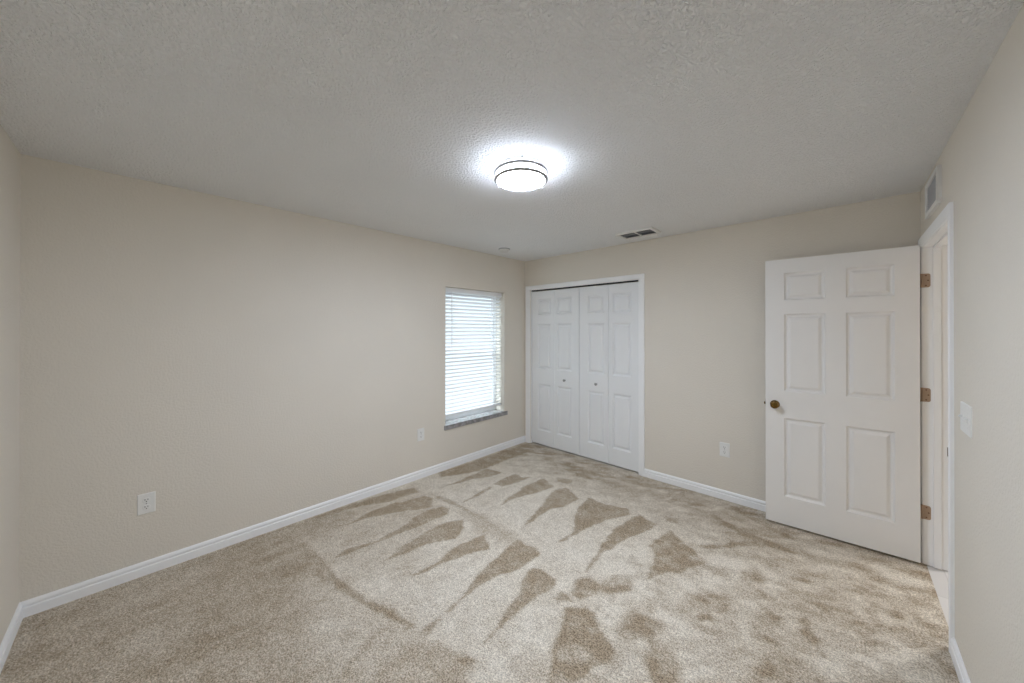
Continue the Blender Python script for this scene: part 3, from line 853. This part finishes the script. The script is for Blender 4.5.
for yc in (B0 + 0.125, B1 - 0.125):
    bm = bmesh.new()
    for xo in (-0.025, 0.0255):
        tube(bm, (BX + xo, yc, zr), (BX + xo, yc, VZ + 0.01), 0.0011, 6)
    for zc in zs:
        tube(bm, (BX - 0.025, yc, zc - 0.011), (BX + 0.0255, yc, zc + 0.006), 0.0007, 5)
    blind_part('ladder_cord', bm, M['blind'])
bm = bmesh.new()
tube(bm, (BX + 0.036, B0 + 0.105, 1.31), (BX + 0.036, B0 + 0.105, VZ + 0.012), 0.0042, 8)
tube(bm, (BX + 0.030, B0 + 0.105, VZ + 0.008), (BX + 0.037, B0 + 0.105, VZ + 0.008), 0.002, 6)
wn = blind_part('tilt_wand', bm, M['blind'])

# ------------------------------------------------------------------ ceiling lamp
LC = Vector((1.811, -2.098, 0))
lamp = empty('ceiling_light', (LC.x, LC.y, H))
tag(lamp, 'round flush ceiling light with glowing white drum and two nickel rings', 'lamp')
bm = bmesh.new()
lathe(bm, [(0, -0.012), (0.120, -0.012), (0.125, -0.006), (0.125, 0), (0, 0)], 64)
link_mesh('pan', bm, M['plastic'], lamp, smooth=True)
bm = bmesh.new()
lathe(bm, [(0, -0.096), (0.04, -0.0948), (0.08, -0.091), (0.110, -0.085), (0.124, -0.079), (0.1275, -0.076)], 64)
link_mesh('diffuser', bm, M['lamp'], lamp, smooth=True)
bm = bmesh.new()
lathe(bm, [(0.1275, -0.076), (0.1300, -0.072), (0.1305, -0.068), (0.1305, -0.014), (0.1285, -0.0125), (0.10, -0.0125)], 64)
link_mesh('drum_side', bm, M['lamp_side'], lamp, smooth=True)
for z in (-0.036, -0.076):
    bm = bmesh.new()
    torus(bm, 0.1425, 0.0090, z, 72, 12, 1.0)
    link_mesh('ring', bm, M['nickel'], lamp, smooth=True)
a0 = math.atan2(-0.743, 0.669)
for k in range(3):
    a = a0 + k * 2 * math.pi / 3 + 0.04
    p = (0.1505 * math.cos(a), 0.1505 * math.sin(a))
    bm = bmesh.new()
    tube(bm, (p[0], p[1], -0.078), (p[0], p[1], 0.0), 0.0022, 8)
    lathe(bm, [(0, -0.090), (0.003, -0.089), (0.0045, -0.086), (0.003, -0.083), (0.004, -0.080), (0.004, -0.074), (0, -0.074)], 14, Matrix.Translation((p[0], p[1], 0)))
    link_mesh('post', bm, M['nickel'], lamp, smooth=True)

# ------------------------------------------------------------------ smoke detector
sd = empty('smoke_detector', (0.318, -0.722, H))
tag(sd, 'small round white smoke detector on the ceiling above the window', 'smoke detector')
bm = bmesh.new()
lathe(bm, [(0, -0.010), (0.064, -0.010), (0.066, -0.008), (0.066, 0), (0, 0)], 40)
link_mesh('base_plate', bm, M['louvre'], sd, smooth=True)  # grey colour stands in for the shaded gap round the base
bm = bmesh.new()
lathe(bm, [(0, -0.040), (0.022, -0.040), (0.040, -0.037), (0.050, -0.030), (0.050, -0.024), (0.047, -0.022), (0.047, -0.018), (0.058, -0.015), (0.060, -0.010), (0, -0.010)], 40)
link_mesh('cover', bm, M['plastic'], sd, smooth=True)

# ------------------------------------------------------------------ ceiling supply register
vent = empty('ceiling_register', (1.718, -0.330, H))
tag(vent, 'white two bank air register on the ceiling in front of the closet', 'vent')
def frame_boxes(bm, w, h, b, z0, z1):
    box(bm, -w / 2, w / 2, -h / 2, -h / 2 + b, z0, z1)
    box(bm, -w / 2, w / 2, h / 2 - b, h / 2, z0, z1)
    box(bm, -w / 2, -w / 2 + b, -h / 2 + b, h / 2 - b, z0, z1)
    box(bm, w / 2 - b, w / 2, -h / 2 + b, h / 2 - b, z0, z1)
bm = bmesh.new()
frame_boxes(bm, 0.355, 0.225, 0.026, -0.018, 0)
box(bm, -0.006, 0.006, -0.087, 0.087, -0.016, -0.001)
link_mesh('frame', bm, M['plastic'], vent, bevel=0.002)
bm = bmesh.new()
box(bm, -0.1515, 0.1515, -0.0865, 0.0865, -0.0012, -0.0002)
dk = link_mesh('duct_opening', bm, M['duct'], vent)
dk['label'] = 'dark duct behind the louvres'
for s in (-1, 1):
    for k in range(6):
        y = -0.0865 + 0.0145 + k * 0.0288
        bm = bmesh.new()
        mtx = Matrix.Translation((s * 0.0788, y, -0.0095)) @ Matrix.Rotation(math.radians(-38 if k == 2 else 38), 4, 'X')
        box(bm, -0.0715, 0.0715, -0.0085, 0.0085, -0.0005, 0.0005, mtx)
        link_mesh('louvre', bm, M['vent_blade'], vent)

# ------------------------------------------------------------------ return grille above the doorway
gr = empty('wall_grille', (W, -0.520, 2.279))
tag(gr, 'white return air grille on the wall above the doorway', 'vent')
GW, GH = 0.375, 0.200
Rg = Matrix(((0, 0, 1, 0), (1, 0, 0, 0), (0, 1, 0, 0), (0, 0, 0, 1)))   # (w, h, depth) -> (x = depth, y = w, z = h)
bm = bmesh.new()
frame_boxes(bm, GW, GH, 0.028, -0.017, 0)
bm.transform(Rg)
link_mesh('frame', bm, M['plastic'], gr, bevel=0.002)
bm = bmesh.new()
box(bm, -GW / 2 + 0.029, GW / 2 - 0.029, -GH / 2 + 0.029, GH / 2 - 0.029, -0.0012, -0.0002)
bm.transform(Rg)
dk = link_mesh('duct_opening', bm, M['duct'], gr)
dk['label'] = 'dark duct behind the louvres'
for k in range(11):
    z = -GH / 2 + 0.036 + k * 0.0133
    bm = bmesh.new()
    mtx = Matrix.Translation((0, z, -0.0062)) @ Matrix.Rotation(math.radians(-42), 4, 'X')
    box(bm, -GW / 2 + 0.029, GW / 2 - 0.029, -0.0068, 0.0068, -0.0005, 0.0005, mtx)
    bm.transform(Rg)
    link_mesh('louvre', bm, M['louvre'], gr)

# ------------------------------------------------------------------ outlets and switch
def make_outlet(label):
    root = empty('wall_outlet')
    tag(root, label, 'outlet', 'duplex outlets along the walls')
    bm = bmesh.new()
    rounded_plate(bm, 0.080, 0.125, 0.006)
    link_mesh('cover_plate', bm, M['plastic'], root)
    for z in (0.0215, -0.0215):
        bm = bmesh.new()
        n = 28
        loops = []
        for y, sc in ((-0.0055, 1.0), (-0.0078, 1.0), (-0.0084, 0.95)):
            pts = []
            for i in range(n):
                a = 2 * math.pi * i / n
                pts.append(bm.verts.new((0.0172 * sc * math.cos(a), y, z + max(-0.0145, min(0.0145, 0.0172 * math.sin(a))) * sc)))
            loops.append(pts)
        for a, b in zip(loops, loops[1:]):
            for i in range(n):
                bm.faces.new((a[i], a[(i + 1) % n], b[(i + 1) % n], b[i]))
        bm.faces.new(loops[-1])
        rc = link_mesh('receptacle', bm, M['plastic'], root)
        bm = bmesh.new()
        box(bm, -0.0078, -0.0050, -0.0087, -0.0083, z - 0.001, z + 0.0085)
        box(bm, 0.0050, 0.0076, -0.0087, -0.0083, z, z + 0.0075)
        lathe(bm, [(0, 0.0083), (0.0028, 0.0083), (0.0028, 0.0087), (0, 0.0087)], 12, Matrix.Translation((0, 0, z - 0.0075)) @ Matrix.Rotation(math.pi / 2, 4, 'X'))
        sl = link_mesh('slots', bm, M['dark'], rc)
        sl['label'] = 'dark plug slots'
    bm = bmesh.new()
    lathe(bm, [(0, 0.0058), (0.0036, 0.0058), (0.0033, 0.0068), (0, 0.0070)], 14, Matrix.Rotation(math.pi / 2, 4, 'X'))
    link_mesh('screw', bm, M['nickel'], root)
    return root

def copy_tree(o, parent=None):
    c = o.copy()
    COL.objects.link(c)
    if parent is not None:
        c.parent = parent
    for ch in list(o.children):
        copy_tree(ch, c)
    return c

o1 = make_outlet('white duplex outlet low on the window wall, nearest the left edge')
o2 = copy_tree(o1)
o3 = copy_tree(o1)
o1.location, o1.rotation_euler = (0, -3.557, 0.438), (0, 0, math.pi / 2)
o2.location, o2.rotation_euler = (0, -1.614, 0.444), (0, 0, math.pi / 2)
o3.location, o3.rotation_euler = (2.369, 0, 0.444), (0, 0, 0)
o2['label'] = 'white duplex outlet just left of the window sill'
o3['label'] = 'white duplex outlet on the back wall between closet and open door'

sw = empty('light_switch', (W, -1.218, 1.142), -math.pi / 2)
tag(sw, 'white light switch plate on the right wall beside the doorway', 'light switch')
bm = bmesh.new()
rounded_plate(bm, 0.166, 0.125, 0.006)
link_mesh('cover_plate', bm, M['plastic'], sw)
for k in (-1, 0, 1):
    bm = bmesh.new()
    box(bm, -0.0055, 0.0055, -0.0072, -0.0055, -0.0125, 0.0125)
    mtx = Matrix.Translation((0, -0.008, 0.002)) @ Matrix.Rotation(math.radians(-28 if k else 28), 4, 'X')
    box(bm, -0.0042, 0.0042, -0.008, 0.004, -0.0048, 0.0048, mtx)
    bmesh.ops.translate(bm, verts=bm.verts, vec=(k * 0.046, 0, 0))
    link_mesh('toggle', bm, M['plastic'], sw, bevel=0.0008)
    for z in (0.030, -0.030):
        bm = bmesh.new()
        lathe(bm, [(0, 0.0058), (0.0034, 0.0058), (0.0031, 0.0066), (0, 0.0068)], 12, Matrix.Translation((k * 0.046, 0, z)) @ Matrix.Rotation(math.pi / 2, 4, 'X'))
        link_mesh('screw', bm, M['plastic'], sw)
